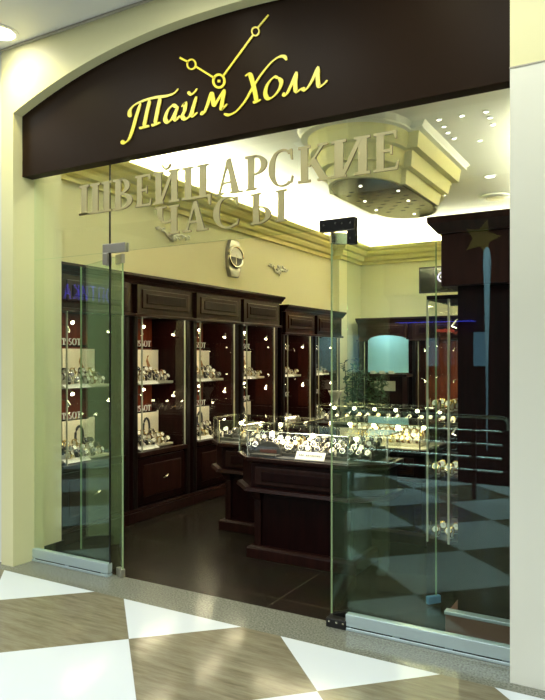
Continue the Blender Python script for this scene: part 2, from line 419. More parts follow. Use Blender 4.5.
# ================================================================== SIGN BOARD
sg = empty('shop_sign', ((UL+UR)/2, 3.30, 2.8), 0, 'dark brown arched sign board with gold script lettering and clock hands above the glass front', 'sign')
off = Vector(sg.location)
def rel(v): return Vector(v) - off
VS = 3.30
mb = MB()
for a, b in zip(us, us[1:]):
    mb.slab([(a+.0, 2.805), (b, 2.805), (b, min(arch(b), 9)+.0), (a, arch(a))], lambda u, z: rel((u, VS, z)), (0, .09, 0))
bmesh.ops.remove_doubles(mb.bm, verts=mb.bm.verts, dist=1e-4)
mb.build('board', 'signboard', sg)
def S(x, y): return rel(on_v(x, y, VS-.004))   # sign plane from traced outlines
def crop(ox, oy, sc_):
    return lambda pts: [(ox+p[0]*sc_, oy+p[1]*sc_) for p in pts]
A_ = crop(115, 75, .2202); B_ = crop(215, 45, .2202); C_ = crop(170, 5, .2018)
D_ = (0, -.005, 0)
def script(name, strokes, w=4.7, thin=1.45, ang=R(-38)):
    mb = MB()
    for ks, st in enumerate(strokes):
        pts, ww = st if isinstance(st, tuple) else (st, w)
        pen(mb, pts, ww, thin, ang, lambda x, y: S(x, y), (0, D_[1]-.0005*ks, 0))
    mb.build(name, 'gold', sg)
script('letter', [A_([(30, 300), (45, 308), (66, 290), (84, 240), (98, 190), (118, 128)]),
                  A_([(72, 192), (68, 178), (72, 158), (92, 136), (130, 118), (180, 104), (235, 96), (270, 84), (290, 63)]),
                  A_([(160, 116), (148, 165), (133, 236)]), A_([(112, 243), (133, 238), (158, 232)]),
                  A_([(208, 106), (196, 160), (184, 222)]), A_([(168, 230), (186, 226), (208, 216)])])
script('letter', [A_([(284, 146), (262, 140), (240, 165), (230, 200), (242, 215), (262, 196), (284, 150)]), A_([(288, 142), (272, 190), (280, 204), (296, 186)])])
script('letter', [A_([(304, 146), (320, 128), (318, 160), (308, 188), (322, 200), (345, 180), (366, 112)]), A_([(372, 98), (352, 170), (358, 186), (376, 170)]),
                  (A_([(334, 76), (346, 90), (362, 80), (376, 62)]), 3.0)])
script('letter', [A_([(392, 170), (404, 174), (420, 140), (440, 78)]), A_([(440, 78), (446, 110), (452, 145)]), A_([(452, 145), (474, 106), (500, 66)]), A_([(500, 66), (488, 130), (488, 156), (512, 132)])])
script('letter', [(B_([(326, 70), (316, 54), (290, 56), (255, 82), (215, 130), (175, 190), (140, 252), (100, 300), (66, 318), (42, 314)]), 4.0),
                  B_([(138, 142), (158, 134), (170, 160), (184, 220), (190, 258)]), B_([(174, 262), (192, 258), (210, 248)])])
script('letter', [B_([(290, 150), (268, 148), (240, 180), (230, 220), (242, 244), (268, 234), (294, 200), (302, 168), (290, 150)])])
script('letter', [B_([(308, 222), (324, 226), (344, 190), (372, 122)]), B_([(372, 122), (366, 180), (372, 212), (398, 196)])])
script('letter', [B_([(398, 196), (412, 204), (438, 170), (470, 98)]), B_([(470, 98), (468, 150), (474, 188), (496, 178), (512, 160)])])
def ring_pts(cx, cy, rx, ry, n=20): return [(cx+rx*math.cos(2*PI*i/n), cy+ry*math.sin(2*PI*i/n)) for i in range(n+1)]
def hand(name, strokes):
    mb = MB()
    for pts, w0 in strokes: pen(mb, pts, 0, w0, 0, lambda x, y: S(x, y), D_, taper=False, sm=False)
    mb.build(name, 'gold', sg)
hand('minute_hand', [(C_([(264, 354), (412, 152)]), 1.9), (C_([(436, 114), (490, 50)]), 1.5), (C_(ring_pts(425, 132, 18, 21)), 1.5)])
hand('hour_hand', [(C_([(220, 362), (130, 306)]), 1.9), (C_([(92, 284), (50, 262)]), 2.0), (C_(ring_pts(108, 295, 21, 24)), 1.6)])
hand('hand_hub', [(C_(ring_pts(244, 378, 28, 32)), 2.3), (C_([(238, 378), (251, 378)]), 2.6)])

# ================================================================== GLASS FRONT
ZD = 2.215                                   # door head
u_l, u_r = on_v(110, 300, VG).x, on_v(347, 300, VG).x
G0, G1 = VG-.006, VG+.006
def panel(name, x0, x1, z0, z1, rail=False, label=''):
    e = empty(name, ((x0+x1)/2, VG, z0)); struct(e)
    dx = (x1-x0)/2; h = z1-z0; g = .0035
    zb = .075 if rail else 0
    MB().box(-dx+g, dx-g, -.006, .006, zb, h).build('glass_pane', 'glass', e)
    if rail:
        r = MB(); r.box(-dx, dx, -.022, .022, .022, .088); r.box(-dx, dx, -.026, .026, 0, .016)
        n = max(2, int((x1-x0)/.28))
        r.build('bottom_rail', 'alu', e, bevel=.003)
        s = MB()
        for i in range(n):
            a = -dx+.03+(2*dx-.06)*i/n; s.box(a, a+(2*dx-.06)/n-.04, -.0205, -.018, .015, .023)
        s.build('rail_slot', 'black', e)
    return e
panel('window_1', UL, u_l, 0, ZD, True)
panel('window_2', u_r, UR+.0, 0, ZD, True)
panel('window_3', UL, u_l, ZD, 2.865)
panel('window_4', u_l, u_r, ZD, 2.865)
panel('window_5', u_r, UR, ZD, 2.865)
# dark seams of the glazing
sm_ = MB(); sm_.box(u_l-.003, u_l+.003, G0, G1, .09, 2.86); struct(sm_.build('trim_5', 'black'))
# patch fittings on the fixed glass, leaves hung open on them
def fitting(name, u, zt, mat, w, label):
    e = empty(name, (u, VG, zt), 0, label, 'door fitting')
    mb = MB()
    for s in (-1, 1):
        y0, y1 = (.006, .022) if s > 0 else (-.022, -.006)
        if u < -3: mb.box(-.05, .155, y0, y1, -.005, .055); mb.box(-.05, -.002, y0, y1, -.085, -.005)
        else: mb.box(-.16, .055, y0, y1, -.005, .062); mb.box(.008, .055, y0, y1, -.085, -.005)
    mb.build('patch_plate', mat, e, bevel=.003)
    b = MB()
    pts = [(-.03, .03), (.12, .03), (.05, .03)] if u < -3 else [(-.13, .03), (-.06, .035), (.03, .03), (.03, -.055), (-.02, .03)]
    if mat == 'black':
        for x, z in pts: MB().cyl((x, -.026, z), (x, -.021, z), .006, 10).build('screw', 'chrome', e)
    return e
fitting('patch_fitting', u_l+.0, ZD, 'steel', .2, 'steel angled patch fitting on the glass above the left door leaf')
fitting('patch_fitting', u_r-.0, ZD-.01, 'black', .2, 'black screwed patch fitting on the glass above the right door leaf')
def leaf(name, pivot, end, label):
    p = Vector(pivot); q = Vector(end); L_ = (q-p).length; ang = math.atan2(q.y-p.y, q.x-p.x)
    e = empty(name, (p.x, p.y, 0), ang); struct(e)
    MB().box(.0, L_, -.005, .005, .02, ZD-.02).build('glass_pane', 'glass', e)
    m = MB(); m.box(-.006, 0, -.005, .005, .02, ZD-.02); m.box(L_, L_+.004, -.005, .005, .02, ZD-.02)
    m.build('glass_edge', 'glassedge', e)
    return e
d1 = leaf('door_1', (-3.165, 3.44), (-3.86, 3.615+.12), '')
d2 = leaf('door_2', (-1.60, 3.445), (-1.17, 4.0), '')
for d, mat, wid in ((d1, 'steel', .07), (d2, 'black', .12)):
    m = MB(); m.box(-.01, wid, -.016, .016, .004, .055); m.build('bottom_pivot', mat, d, bevel=.003)
    m = MB(); m.box(-.01, .09, -.014, .014, ZD-.075, ZD-.012); m.build('top_pivot', 'steel' if mat == 'steel' else 'chrome', d, bevel=.003)
m = MB(); m.box(.64, .73, -.014, .014, .015, .06); m.build('floor_lock', 'lock', d2, bevel=.003)
# floor pivot block at the end of the fixed right panel
e = empty('floor_pivot', (u_r-.03, VG, 0), 0, 'black screwed floor pivot at the foot of the right door leaf', 'door fitting')
MB().box(-.085, .035, -.03, .025, 0, .05).build('pivot_block', 'black', e, bevel=.004)
b = MB()
for x in (-.065, -.02, .02): MB().cyl((x, -.034, .034), (x, -.030, .034), .006, 10).build('screw', 'chrome', e)

# ------------------------------------------------------------------ metal letters on the glass
gl = empty('glass_lettering', (-2.4, VG-.0065, 2.5), 0, 'two rows of champagne metal capital letters fixed to the glass transom', 'lettering')
LO = Vector(gl.location)
def row(text, xs, z0, z1):
    for ch, (xa, xb) in zip(text, xs):
        pa = on_v(xa, 200, VG-.02).x; pb = on_v(xb, 200, VG-.02).x
        ps, w = glyph(ch); mb = MB().mat('champagne'); h = z1-z0
        for ip, p in enumerate(ps):
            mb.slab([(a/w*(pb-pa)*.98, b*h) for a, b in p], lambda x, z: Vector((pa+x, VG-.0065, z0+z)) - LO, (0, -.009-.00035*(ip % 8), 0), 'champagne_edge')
        mb.build('letter', None, gl)
row('ШВЕЙЦАРСКИЕ', [(78.5, 112), (112.5, 133), (134.5, 152.5), (152.5, 180), (181.5, 212), (214, 243), (244.5, 268), (267.5, 294), (297.5, 332), (330.5, 371.5), (373, 401)], 2.492, 2.70)
row('ЧАСЫ', [(154.5, 179), (182, 208), (212, 240), (250, 287)], 2.288, 2.472)

# ================================================================== SHOP CEILING THINGS
md = empty('ceiling_medallion', (-2.45, 6.61, ZS), 0, 'stepped cream plaster medallion with rounded lobes and a mirrored underside on the shop ceiling', 'ceiling decoration')
def lobed(h, k, r, b, n=14):
    """rectangle (half sizes h, k) with a round lobe (half width r, bulge b) on its near and far side"""
    P = [(h, -k), (h, k), (r, k)]
    for i in range(1, n): t = PI*i/n; P.append((r*math.cos(t), k+b*math.sin(t)))
    P += [(-r, k), (-h, k), (-h, -k), (-r, -k)]
    for i in range(1, n): t = PI+PI*i/n; P.append((r*math.cos(t), -k+b*math.sin(t)))
    P.append((r, -k))
    return P
MB().prism(lobed(.61, .77, .50, .52), -.05, 0, lobed(.66, .82, .54, .56)).build('rim', 'white', md)
MB().prism(lobed(.63, .79, .52, .54), -.062, -.045).build('rim_fillet', 'white', md)
MB().prism(lobed(.56, .72, .46, .50), -.20, -.06, lobed(.58, .74, .48, .51)).build('tier', 'medallion', md)
MB().prism(lobed(.47, .63, .40, .48), -.34, -.20, lobed(.49, .65, .42, .49)).build('tier', 'medallion', md)
MB().prism(lobed(.39, .55, .34, .47), -.475, -.34, lobed(.41, .57, .36, .48)).build('tier', 'medallion', md)
MB().prism(lobed(.36, .52, .32, .46), -.482, -.474).build('mirror_panel', 'mirror', md)
s = MB()
for i in range(-4, 5):
    for j in range(-4, 5):
        if abs(i) < 4 and (i+j) % 2 == 0: MB().box(i*.085-.025, i*.085+.025, j*.13-.009, j*.13+.009, -.4835, -.4815).build('slot', 'print', md)
s = MB()
for i, j in ((-.2, -.1), (.2, .1), (.05, .75), (-.25, .35), (.25, -.35), (0, -.7)): MB().cyl((i, j, -.487), (i, j, -.482), .014, 10).build('mirror_spot', 'spotlens', md)
def spot_ceiling(p, r, label, group, mat='spotlens'):
    e = empty('ceiling_spot', p, 0, label, 'ceiling light', group)
    MB().lathe([(r*1.5, 0), (r*1.5, -.006), (r*1.1, -.010), (r*1.05, -.004)], 16).build('trim_ring', 'white', e)
    MB().cyl((0, 0, -.009), (0, 0, -.005), r, 14).build('lens', mat, e)
    return e
for x, y in ((439, 119), (462, 115), (486, 111), (444, 126), (448, 132), (454, 138), (480, 140), (493, 124), (490, 117)):
    spot_ceiling(on_z(x, y, ZS), .018, 'tiny round spotlight in the scattered cluster on the shop ceiling', 'tiny star spotlights on shop ceiling')
spot_ceiling(on_z(490, 176, ZS), .05, 'larger round spotlight on the shop ceiling in front of the vent', None)
for x, y in ((-2.3, 4.15), (-3.3, 4.15), (-1.3, 4.15), (-2.45, 8.6)):  # extra spots added to brighten the shop interior and return wall
    e = spot_ceiling((x, y, ZS), .06, 'added fill spotlight on the shop ceiling, hidden behind the sign board' if y < 5 else 'added fill spotlight on the shop ceiling behind the medallion', 'added fill spotlights on the shop ceiling' if y < 5 else None)
    l = bpy.data.lights.new('spot', 'SPOT'); l.energy = 30; l.color = (1, .95, .72); l.spot_size = R(165); l.spot_blend = .6; l.shadow_soft_size = .05
    o = bpy.data.objects.new('spot', l); COL.objects.link(o); o.parent = e; o.location = (0, 0, -.02)
v_ = on_z(495, 196, ZS)
e = empty('ceiling_vent', v_, 0, 'round white air vent on the shop ceiling near the right wall', 'vent')
MB().lathe([(.19, 0), (.19, -.015), (.14, -.03)], 28).build('vent_ring', 'white', e)
MB().lathe([(.12, -.02), (.12, -.038), (.0, -.045)], 24).build('vent_cone', 'steel', e)

# ================================================================== WATCHES
def watch_mesh(strap, dial, case):
    """a wristwatch closed round a C-shaped cushion, leaning back; origin under it"""
    mb = MB(); ring = []
    n = 14
    mb.mat(strap)
    def P(t, x): # ring in y-z plane, leaning
        y, z = .021*math.cos(t), .032*math.sin(t)
        a = R(-18); return Vector((x, y*math.cos(a)-z*math.sin(a)*-1*-1, .036+y*math.sin(a)+z*math.cos(a)))
    for w, th in ((.011, 1.0),):
        outer = [[mb.bm.verts.new(P(2*PI*i/n, x)) for x in (-w, w)] for i in range(n)]
        inner = [[mb.bm.verts.new(P(2*PI*i/n, x)*1) for x in (-w, w)] for i in range(n)]
        for q in inner:
            for v in q: v.co = Vector((v.co.x, v.co.y*.86, .036+(v.co.z-.036)*.88))
        for i in range(n):
            j = (i+1) % n
            mb.face([outer[i][0], outer[j][0], outer[j][1], outer[i][1]]); mb.face([inner[i][1], inner[j][1], inner[j][0], inner[i][0]])
            mb.face([outer[i][0], inner[i][0], inner[j][0], outer[j][0]]); mb.face([outer[i][1], outer[j][1], inner[j][1], inner[i][1]])
    c = Vector((0, -.020, .044)); nrm = Vector((0, -.88, .47))
    mb.mat(case); mb.cyl(c, c+nrm*.009, .0205, 14)
    mb.mat(dial); mb.cyl(c+nrm*.009, c+nrm*.0105, .0165, 14)
    mb.mat('print' if dial == 'dial_white' else 'dial_white')
    ax = Vector((1, 0, 0)); up = nrm.cross(ax)
    q = c+nrm*.0112
    mb.obox(q+up*.005, ax*.0009, up*.006, nrm*.0004); mb.obox(q+ax*.004, ax*.004, up*.0009, nrm*.0004)
    mb.mat(case); mb.obox(c+nrm*.005+ax*.0225, ax*.003, up*.002, nrm*.002)
    mb.mat('cushion' if dial == 'dial_white' else 'riser_dark')
    mb.box(-.009, .009, -.006, .012, 0, .05)
    return mb.mesh('wristwatch')
WM = [watch_mesh('strap_steel', 'dial_white', 'strap_steel'), watch_mesh('strap_black', 'dial_white', 'strap_steel'),
      watch_mesh('strap_gold', 'dial_white', 'strap_gold'), watch_mesh('strap_steel', 'dial_dark', 'strap_steel'),
      watch_mesh('strap_brown', 'dial_white', 'strap_gold'), watch_mesh('strap_black', 'dial_dark', 'strap_steel')]
def put_watch(loc, rz, label, group, k=None, sc_=1.0):
    o = bpy.data.objects.new('wristwatch', WM[random.randrange(6) if k is None else k]); COL.objects.link(o)
    o.location = loc; o.rotation_euler = (0, 0, rz); o.scale = (sc_,)*3
    return tag(o, label, 'watch', group)

# ================================================================== WALL CABINETS
CW = .9
def spotlight(parent, base, tip, aim, bulb=True):
    b, t, a = Vector(base), Vector(tip), Vector(aim).normalized()
    mb = MB(); mid = (b+t)/2+Vector((0, 0, .02))
    mb.tube(smooth3([b, mid, t]), .0035, 6)
    mb.tube([t-a*.012, t+a*.01, t+a*.034], [.006, .012, .019], 10)
    s = mb.build('spotlight', 'chrome', parent)
    MB().tube([t+a*.030, t+a*.036], [.015, .015], 10).build('bulb', 'bulb', s)
    return s
def smooth3(p):
    a, b, c = p; return [a.lerp(b, t).lerp(b.lerp(c, t), t) for t in (0, .25, .5, .75, 1)]
def cabinet(loc, rz, zt, label, group, lettering=True, spots=True, bay_fill=True, glass=True):
    e = empty('display_cabinet', loc, rz, label, 'display cabinet', group)
    zf = zt-.355                                  # bottom of frieze
    m = MB()
    m.box(0, .095, .035, .50, .09, zt-.03); m.box(CW-.095, CW, .035, .50, .09, zt-.03)
    m.box(.095, CW-.095, .47, .50, .09, zt-.03); m.box(.095, CW-.095, .06, .47, .09, .60); m.box(.095, CW-.095, .02, .47, zf, zt-.03)
    m.build('carcass', 'wood', e)
    m = MB(); m.box(.03, .085, .018, .035, .12, zf-.02); m.box(CW-.085, CW-.03, .018, .035, .12, zf-.02)
    m.build('pilaster', 'wood_black', e, bevel=.006)
    m = MB(); m.box(.10, CW-.10, .462, .47, .63, zf); m.build('back_panel', 'wood_red', e)
    m = MB(); m.box(-.0, CW, -.005, .05, 0, .09); m.box(0, CW, .012, .05, .09, .115); m.build('plinth', 'wood_face', e, bevel=.004)
    # base drawer front
    m = MB(); m.box(.10, CW-.10, .035, .06, .14, .56); d = m.build('drawer_front', 'wood', e, bevel=.006)
    MB().box(.17, CW-.17, .022, .04, .20, .50).build('raised_panel', 'wood_face', d, bevel=.016)
    k = MB(); k.tube([(CW/2, .02, .36), (CW/2, -.012, .36)], [.008, .014], 10); k.tube([(CW/2-.035, -.008, .35), (CW/2, -.016, .36), (CW/2+.035, -.008, .375)], .006, 6); k.build('handle', 'chrome', d)
    m = MB(); m.box(.09, CW-.09, .0, .06, .585, .625); m.build('display_ledge', 'wood_face', e, bevel=.004)
    # frieze with raised panel, mouldings, crown
    m = MB(); m.box(.04, CW-.04, -.012, .03, zf, zt-.07); f = m.build('frieze', 'wood_face', e, bevel=.003)
    MB().box(.10, CW-.10, -.024, -.008, zf+.055, zt-.125).build('raised_panel', 'wood_face', f, bevel=.014)
    MB().box(.155, CW-.155, -.030, -.018, zf+.10, zt-.165).build('raised_field', 'wood', f, bevel=.008)
    m = MB(); m.box(.0, CW, -.028, .03, zf-.022, zf+.004); m.build('frieze_moulding', 'wood_face', e, bevel=.006)
    m = MB()
    pr = [(.03, zt-.085), (-.018, zt-.085), (-.028, zt-.06), (-.040, zt-.055), (-.058, zt-.03), (-.075, zt-.022), (-.075, zt), (.50, zt), (.50, zt-.03), (.03, zt-.03)]
    m.slab([(y, z) for y, z in pr], lambda y, z: Vector((0, y, z)), (CW, 0, 0)); m.build('crown', 'wood_face', e)
    if glass:
        MB().box(.115, CW-.115, .016, .020, .63, zf-.022).build('glass_door', 'caseglass', e)
        for x in (.13, CW-.13):
            MB().box(x-.005, x+.005, .004, .016, .63, zf-.022).build('door_edge', 'pale_edge', e)
        MB().box(.115, CW-.115, .06, .44, 1.235, 1.243).build('glass_shelf', 'caseglass', e)
    if spots:
        for z in (zf-.11, 1.235-.06):
            spotlight(e, (CW-.105, .10, z-.01), (CW-.22, .07, z-.03), (-.35, .1, -.8))
            spotlight(e, (.105, .10, z-.01), (.20, .08, z-.04), (.35, .1, -.8))
            spotlight(e, (CW/2-.05, .30, z+.06), (CW/2-.08, .22, z+.03), (-.2, -.7, -.5))
    if bay_fill:  # area light added on each level beside the visible bulbs
        for z, en in ((zf-.012, 1.5), (1.222, 1.4)):
            a = area('cabinet_fill', (CW/2, .14, z), .5, .06, en*1.6, (1, .85, .58)); a.parent = e
    if lettering:
        for z in (1.60, .985):
            m = MB(); word('ТISSOТ', .055, lambda x, zz: Vector((.16+x, .14, z+zz)), m, (0, .004, 0), gap=.06); m.build('lettering', 'card', e)
            # rail that carries the lettering
        m = MB(); m.box(.115, .50, .144, .150, 1.585, 1.600); m.box(.115, .50, .144, .150, .970, .985); m.build('letter_rail', 'wood', e)
    return e
def mat_w(e, p):
    return e.matrix_basis @ Vector(p)
def fill_cabinet(e, rz, tagname, poster=True, nw=13, where='', up=True):
    for lev, z0 in (('upper', 1.2432), ('lower', .6255)):
        if lev == 'upper' and not up: pass
        g = 'watches on the %s level of the %s' % (lev, where)
        # stepped riser
        r = empty('display_riser', mat_w(e, (CW/2, .26, z0)), rz, 'stepped riser on the %s level of the %s' % (lev, where), 'display riser')
        m = MB(); m.box(-.30, .30, -.12, .09, 0, .02); m.box(-.30, .30, -.05, .09, .02, .055); m.box(-.30, .30, .03, .09, .055, .09)
        m.build('steps', 'riser', r, bevel=.003)
        if poster:
            p = empty('poster', mat_w(e, (.60, .365, z0)), rz, 'cream picture card on the %s level of the %s' % (lev, where), 'poster')
            MB().box(-.19, .19, 0, .008, .0, .33).build('panel', 'poster', p)
            m = MB(); 
            if lev == 'upper': m.tube([(0, -.002, .10), (.02, -.002, .16), (.0, -.002, .22), (.02, -.002, .27)], [.05, .04, .025, .02], 10, flat=.05)
            else: m.lathe([(.0, 0), (.001, 0)], 6); m.tube([(.0+.045*math.cos(t*PI/8), -.002, .17+.09*math.sin(t*PI/8)) for t in range(16)], .012, 6, closed=True)
            m.build('picture', 'skin' if lev == 'upper' else 'print', p)
        c = empty('price_card', mat_w(e, (.34, .09, z0)), rz, 'white price card on the %s level of the %s' % (lev, where), 'card')
        MB().slab([(0, 0), (.055, .03), (.055, .025), (.004, 0)], lambda y, z: Vector((-.14, y, z)), (.28, 0, 0)).build('card', 'card', c)
        for k in range(nw):
            row_ = k % 3; x = .24+(CW-.44)*((k//3)+.5)/math.ceil(nw/3)+random.uniform(-.02, .02)
            y = (.155, .215, .285)[row_]; z = z0+(.02, .055, .09)[row_]
            put_watch(mat_w(e, (x, y, z+.0005)), rz+random.uniform(-.5, .5), 'small wristwatch on the %s level of the %s' % (lev, where), g, sc_=1.12)
RZL = R(90)
names = ['cabinet behind the open left door leaf', 'second cabinet on the left wall', 'third cabinet on the left wall',
         'fourth cabinet on the left wall', 'nearer cabinet of the lower far pair', 'last cabinet before the plants']
full = ['dark lit display cabinet seen through the left glass panel and door leaf',
        'dark mahogany lit display cabinet right beside the open left door leaf',
        'dark mahogany lit display cabinet third from the entrance on the left wall',
        'dark lit display cabinet at the far end of the tall left row',
        'nearer display cabinet of the lower far pair on the left wall',
        'last left wall display cabinet, beside the potted plants']
for i in range(6):
    v0 = 3.695+.9*i+(.08 if i > 3 else 0)
    zt = 2.245 if i < 4 else 2.16
    e = cabinet((-4.10, v0, 0), RZL, zt, full[i], 'display cabinets along the left wall')
    fill_cabinet(e, RZL, '', poster=(i < 4), nw=(15, 14, 12, 10, 7, 6)[i], where=names[i])

# back wall cabinets
for i in range(4):
    cabinet((-4.30+.9*i, 10.22, 0), 0, 2.13, ['dark display cabinet on the back wall behind the turquoise screen', 'dark display cabinet on the back wall under the television', 'third dark display cabinet on the back wall', 'rightmost dark display cabinet on the back wall'][i],
            'display cabinets along the back wall', lettering=False, spots=(i > 0), bay_fill=(i > 0))
# right hand cabinet just inside the right pane
rc = empty('tall_showcase', (-.96, 3.70, 0), 0, 'tall dark wood showcase with projecting cornice just inside the right glass panel', 'display cabinet')
m = MB(); m.box(0, .45, 0, 1.8, .11, 1.9); m.build('carcass', 'wood', rc)
m = MB(); m.box(-.085, .45, -.03, 1.8, 1.89, 2.18); m.build('frieze', 'wood_face', rc, bevel=.006)
m = MB(); m.prism([(-.10, -.04), (.45, -.04), (.45, 1.8), (-.10, 1.8)], 2.18, 2.235, [(-.15, -.075), (.45, -.075), (.45, 1.8), (-.15, 1.8)]); m.box(-.15, .45, -.075, 1.8, 2.235, 2.27); m.build('crown', 'wood_face', rc)
m = MB(); m.box(-.05, .45, -.07, 1.8, 0, .10); m.build('plinth', 'plinth_brown', rc, bevel=.004)
m = MB(); m.box(-.055, .45, -.075, -.02, .10, .118); m.build('plinth_cap', 'alu', rc, bevel=.003)
for i in range(4):
    cabinet((-1.02, 6.5+.9*i, 0), R(-90), 2.2, ['right wall cabinet next to the tall showcase', 'second cabinet past the tall showcase on the right wall', 'third cabinet past the tall showcase on the right wall', 'last cabinet on the right wall by the back corner'][i],
            'display cabinets along the right wall', lettering=False, spots=False, bay_fill=False, glass=False)
# glazed bay projecting towards the aisle
gb = empty('corner_vitrine', (-1.27, 4.14, 0), 0, 'slim glass vitrine with chrome posts and gold watches beside the tall right showcase', 'display cabinet')
m = MB(); m.box(0, .27, 0, .6, 0, .34); m.build('base', 'wood', gb)
MB().box(.004, .266, .004, .596, .36, 1.86).build('glass_box', 'caseglass', gb)
for x in (.006, .14, .262):
    MB().box(x-.006, x+.006, -.006, .006, .34, 1.86).build('post', 'pale_edge', gb)
m = MB(); m.box(0, .27, 0, .6, .34, .36); m.build('deck', 'wood_face', gb)
for z in (.75, 1.15): MB().box(.01, .26, .01, .59, z, z+.008).build('glass_shelf', 'caseglass', gb)
m = MB(); m.box(0, .27, 0, .6, 1.86, 1.885); m.build('top', 'wood', gb)
spotlight(gb, (.25, .04, 1.80), (.17, .06, 1.72), (-.3, 0, -.8)); spotlight(gb, (.25, .04, 1.10), (.17, .06, 1.05), (-.3, 0, -.8))
a = area('vitrine_lamp', (.13, .2, 1.84), .15, .3, 2.0, (1, .82, .5)); a.parent = gb
for z in (.3605, .7585, 1.1585):
    for k in range(5):
        put_watch((-1.27+.05+.085*(k % 3), 4.14+.07+.12*(k//3), z), random.uniform(-.4, .4), 'gold toned watch inside the slim vitrine beside the right showcase', 'watches in the slim vitrine', 2 if k % 2 else 4, 1.1)

# ================================================================== COUNTERS
def octo(x0, x1, y0, y1, c, ins=0):
    x0 += ins; x1 -= ins; y0 += ins; y1 -= ins; c = c-ins*.4
    return [(x0+c, y0), (x1-c, y0), (x1, y0+c), (x1, y1), (x0, y1), (x0, y0+c)]
def counter(x0, x1, y0, y1, c, label, where, rows, gold=False, lamps=4, energy=2.0, per=None, panels=1, base='riser_dark'):
    cx, cy = (x0+x1)/2, (y0+y1)/2
    e = empty('display_counter', (cx, cy, 0), 0, label, 'display counter', 'dark wood glass top display counters of the shop')
    X0, X1, Y0, Y1 = x0-cx, x1-cx, y0-cy, y1-cy
    O = lambda ins: octo(X0, X1, Y0, Y1, c, ins)
    Q_ = lambda i: [(X0+c-.03+i, Y0+.05+i), (X1-c+.03-i, Y0+.05+i), (X1-c+.03-i, Y1-.03), (X0+c-.03+i, Y1-.03)]
    MB().prism(Q_(0), 0, .075).prism(Q_(0), .075, .092, Q_(.02)).build('plinth', 'wood_face', e, bevel=.004)
    MB().prism(Q_(.055), .09, .50).build('pedestal', 'wood', e)
    m = MB()
    for sx in (-1, 1):
        x = (X0+c+.045) if sx < 0 else (X1-c-.045)
        m = MB(); m.box(x-.028, x+.028, Y0+.085, Y0+.13, .09, .43)
        m.prism([(x-.03, Y0+.085), (x+.03, Y0+.085), (x+.03, Y0+.15), (x-.03, Y0+.15)], .43, .50, [(x-.045, Y0+.04), (x+.045, Y0+.04), (x+.045, Y0+.15), (x-.045, Y0+.15)])
        m.build('corner_post', 'wood_face', e, bevel=.005)
    MB().prism(O(.035), .495, .51, O(-.01)).prism(O(-.01), .51, .535, O(.0)).build('lower_moulding', 'wood_face', e)
    MB().prism(O(.035), .53, .715).build('drawer_box', 'wood', e)
    w = (X1-X0-2*c)
    for i in range(panels):
        a = X0+c+w*i/panels; b = X0+c+w*(i+1)/panels
        f = MB().box(a+.06, b-.06, Y0+.020, Y0+.04, .555, .695).build('drawer_panel', 'wood_face', e, bevel=.010)
        MB().box(a+.12, b-.12, Y0+.012, Y0+.025, .59, .66).build('raised_panel', 'wood', f, bevel=.008)
    MB().prism(O(.02), .715, .735, O(-.004)).prism(O(-.004), .735, .76).build('top_rim', 'wood_face', e, bevel=.004)
    MB().prism(O(.03), .76, .766).build('display_bed', base, e)
    # glass case: thin walls and lid
    P = O(.012); Q = O(.018); m = MB(); n = len(P)
    for i in range(n):
        j = (i+1) % n
        m.slab([P[i], P[j], Q[j], Q[i]], lambda x, y: Vector((x, y, .762)), (0, 0, .19))
    m.build('glass_wall', 'caseglass', e)
    MB().prism(O(.008), .953, .961).build('glass_lid', 'caseglass', e)
    m = MB()
    for i in range(n):
        j = (i+1) % n; a = Vector((*P[i], .955)); b = Vector((*P[j], .955)); m.cyl(a, b, .004, 6)
    m.build('lid_edge', 'chrome', e)
    m = MB()
    for i in (0, 1, 2, 5): m.box(P[i][0]-.004, P[i][0]+.004, P[i][1]-.004, P[i][1]+.004, .76, .955)
    m.build('glass_post', 'chrome', e)
    for k in range(lamps):
        x = X0+c+.06+(w-.12)*k/max(1, lamps-1)
        yb = Y0+.34 if Y1-Y0 > .4 else Y1-.06
        s = MB(); s.cyl((x, yb, .766), (x, yb, .905), .004, 6); s.tube([(x, yb, .905), (x, yb-.02, .92), (x, yb-.05, .915)], [.005, .012, .016], 10)
        s = s.build('lamp', 'chrome', e)
        MB().lathe([(.0, -.017), (.014, -.011), (.019, 0), (.014, .011), (.0, .017)], 10, (x, yb-.06, .913)).build('bulb', 'bulb', s)
    a = area('case_lamp', (0, Y0+.12, .949), w, .12, energy, (1, .84, .55)); a.parent = e
    # stepped beds and watches
    r = empty('display_riser', (cx, cy, .7665), 0, 'stepped fabric display bed inside the %s' % where, 'display riser')
    m = MB(); hw = (x1-x0)/2-.10
    for k in range(rows):
        m.box(-hw, hw, Y0+.14+.07*k, Y0+.14+.07*rows, .022*k, .022*(k+1))
    m.build('steps', 'riser' if gold else 'riser_dark', r, bevel=.002)
    nper = per or int(2*hw/.058)
    for k in range(rows):
        for q in range(nper):
            x = cx-hw+.03+(2*hw-.06)*q/(nper-1)+random.uniform(-.008, .008)
            put_watch((x, cy+Y0+.14+.07*k+.030, .7665+.022*(k+1)+.0005), random.uniform(-.6, .6), 'wristwatch on a cushion inside the %s' % where, 'watches inside the %s' % where,
                      random.choice((2, 4, 2, 0)) if gold else random.choice((0, 5, 1, 3, 3, 2, 5, 1)), 1.0)
    return e
ca = counter(-2.86, -1.62, 4.20, 4.72, .21, 'chamfered dark wood glass case counter nearest the entrance, in the middle of the doorway', 'front counter', 4, lamps=3, energy=2.8, per=16)
cb = counter(-3.50, -2.56, 4.76, 5.36, .21, 'dark wood display counter half hidden behind the front counter, close to the left cabinets', 'counter behind to the left', 2, lamps=3, energy=2.0, per=7)
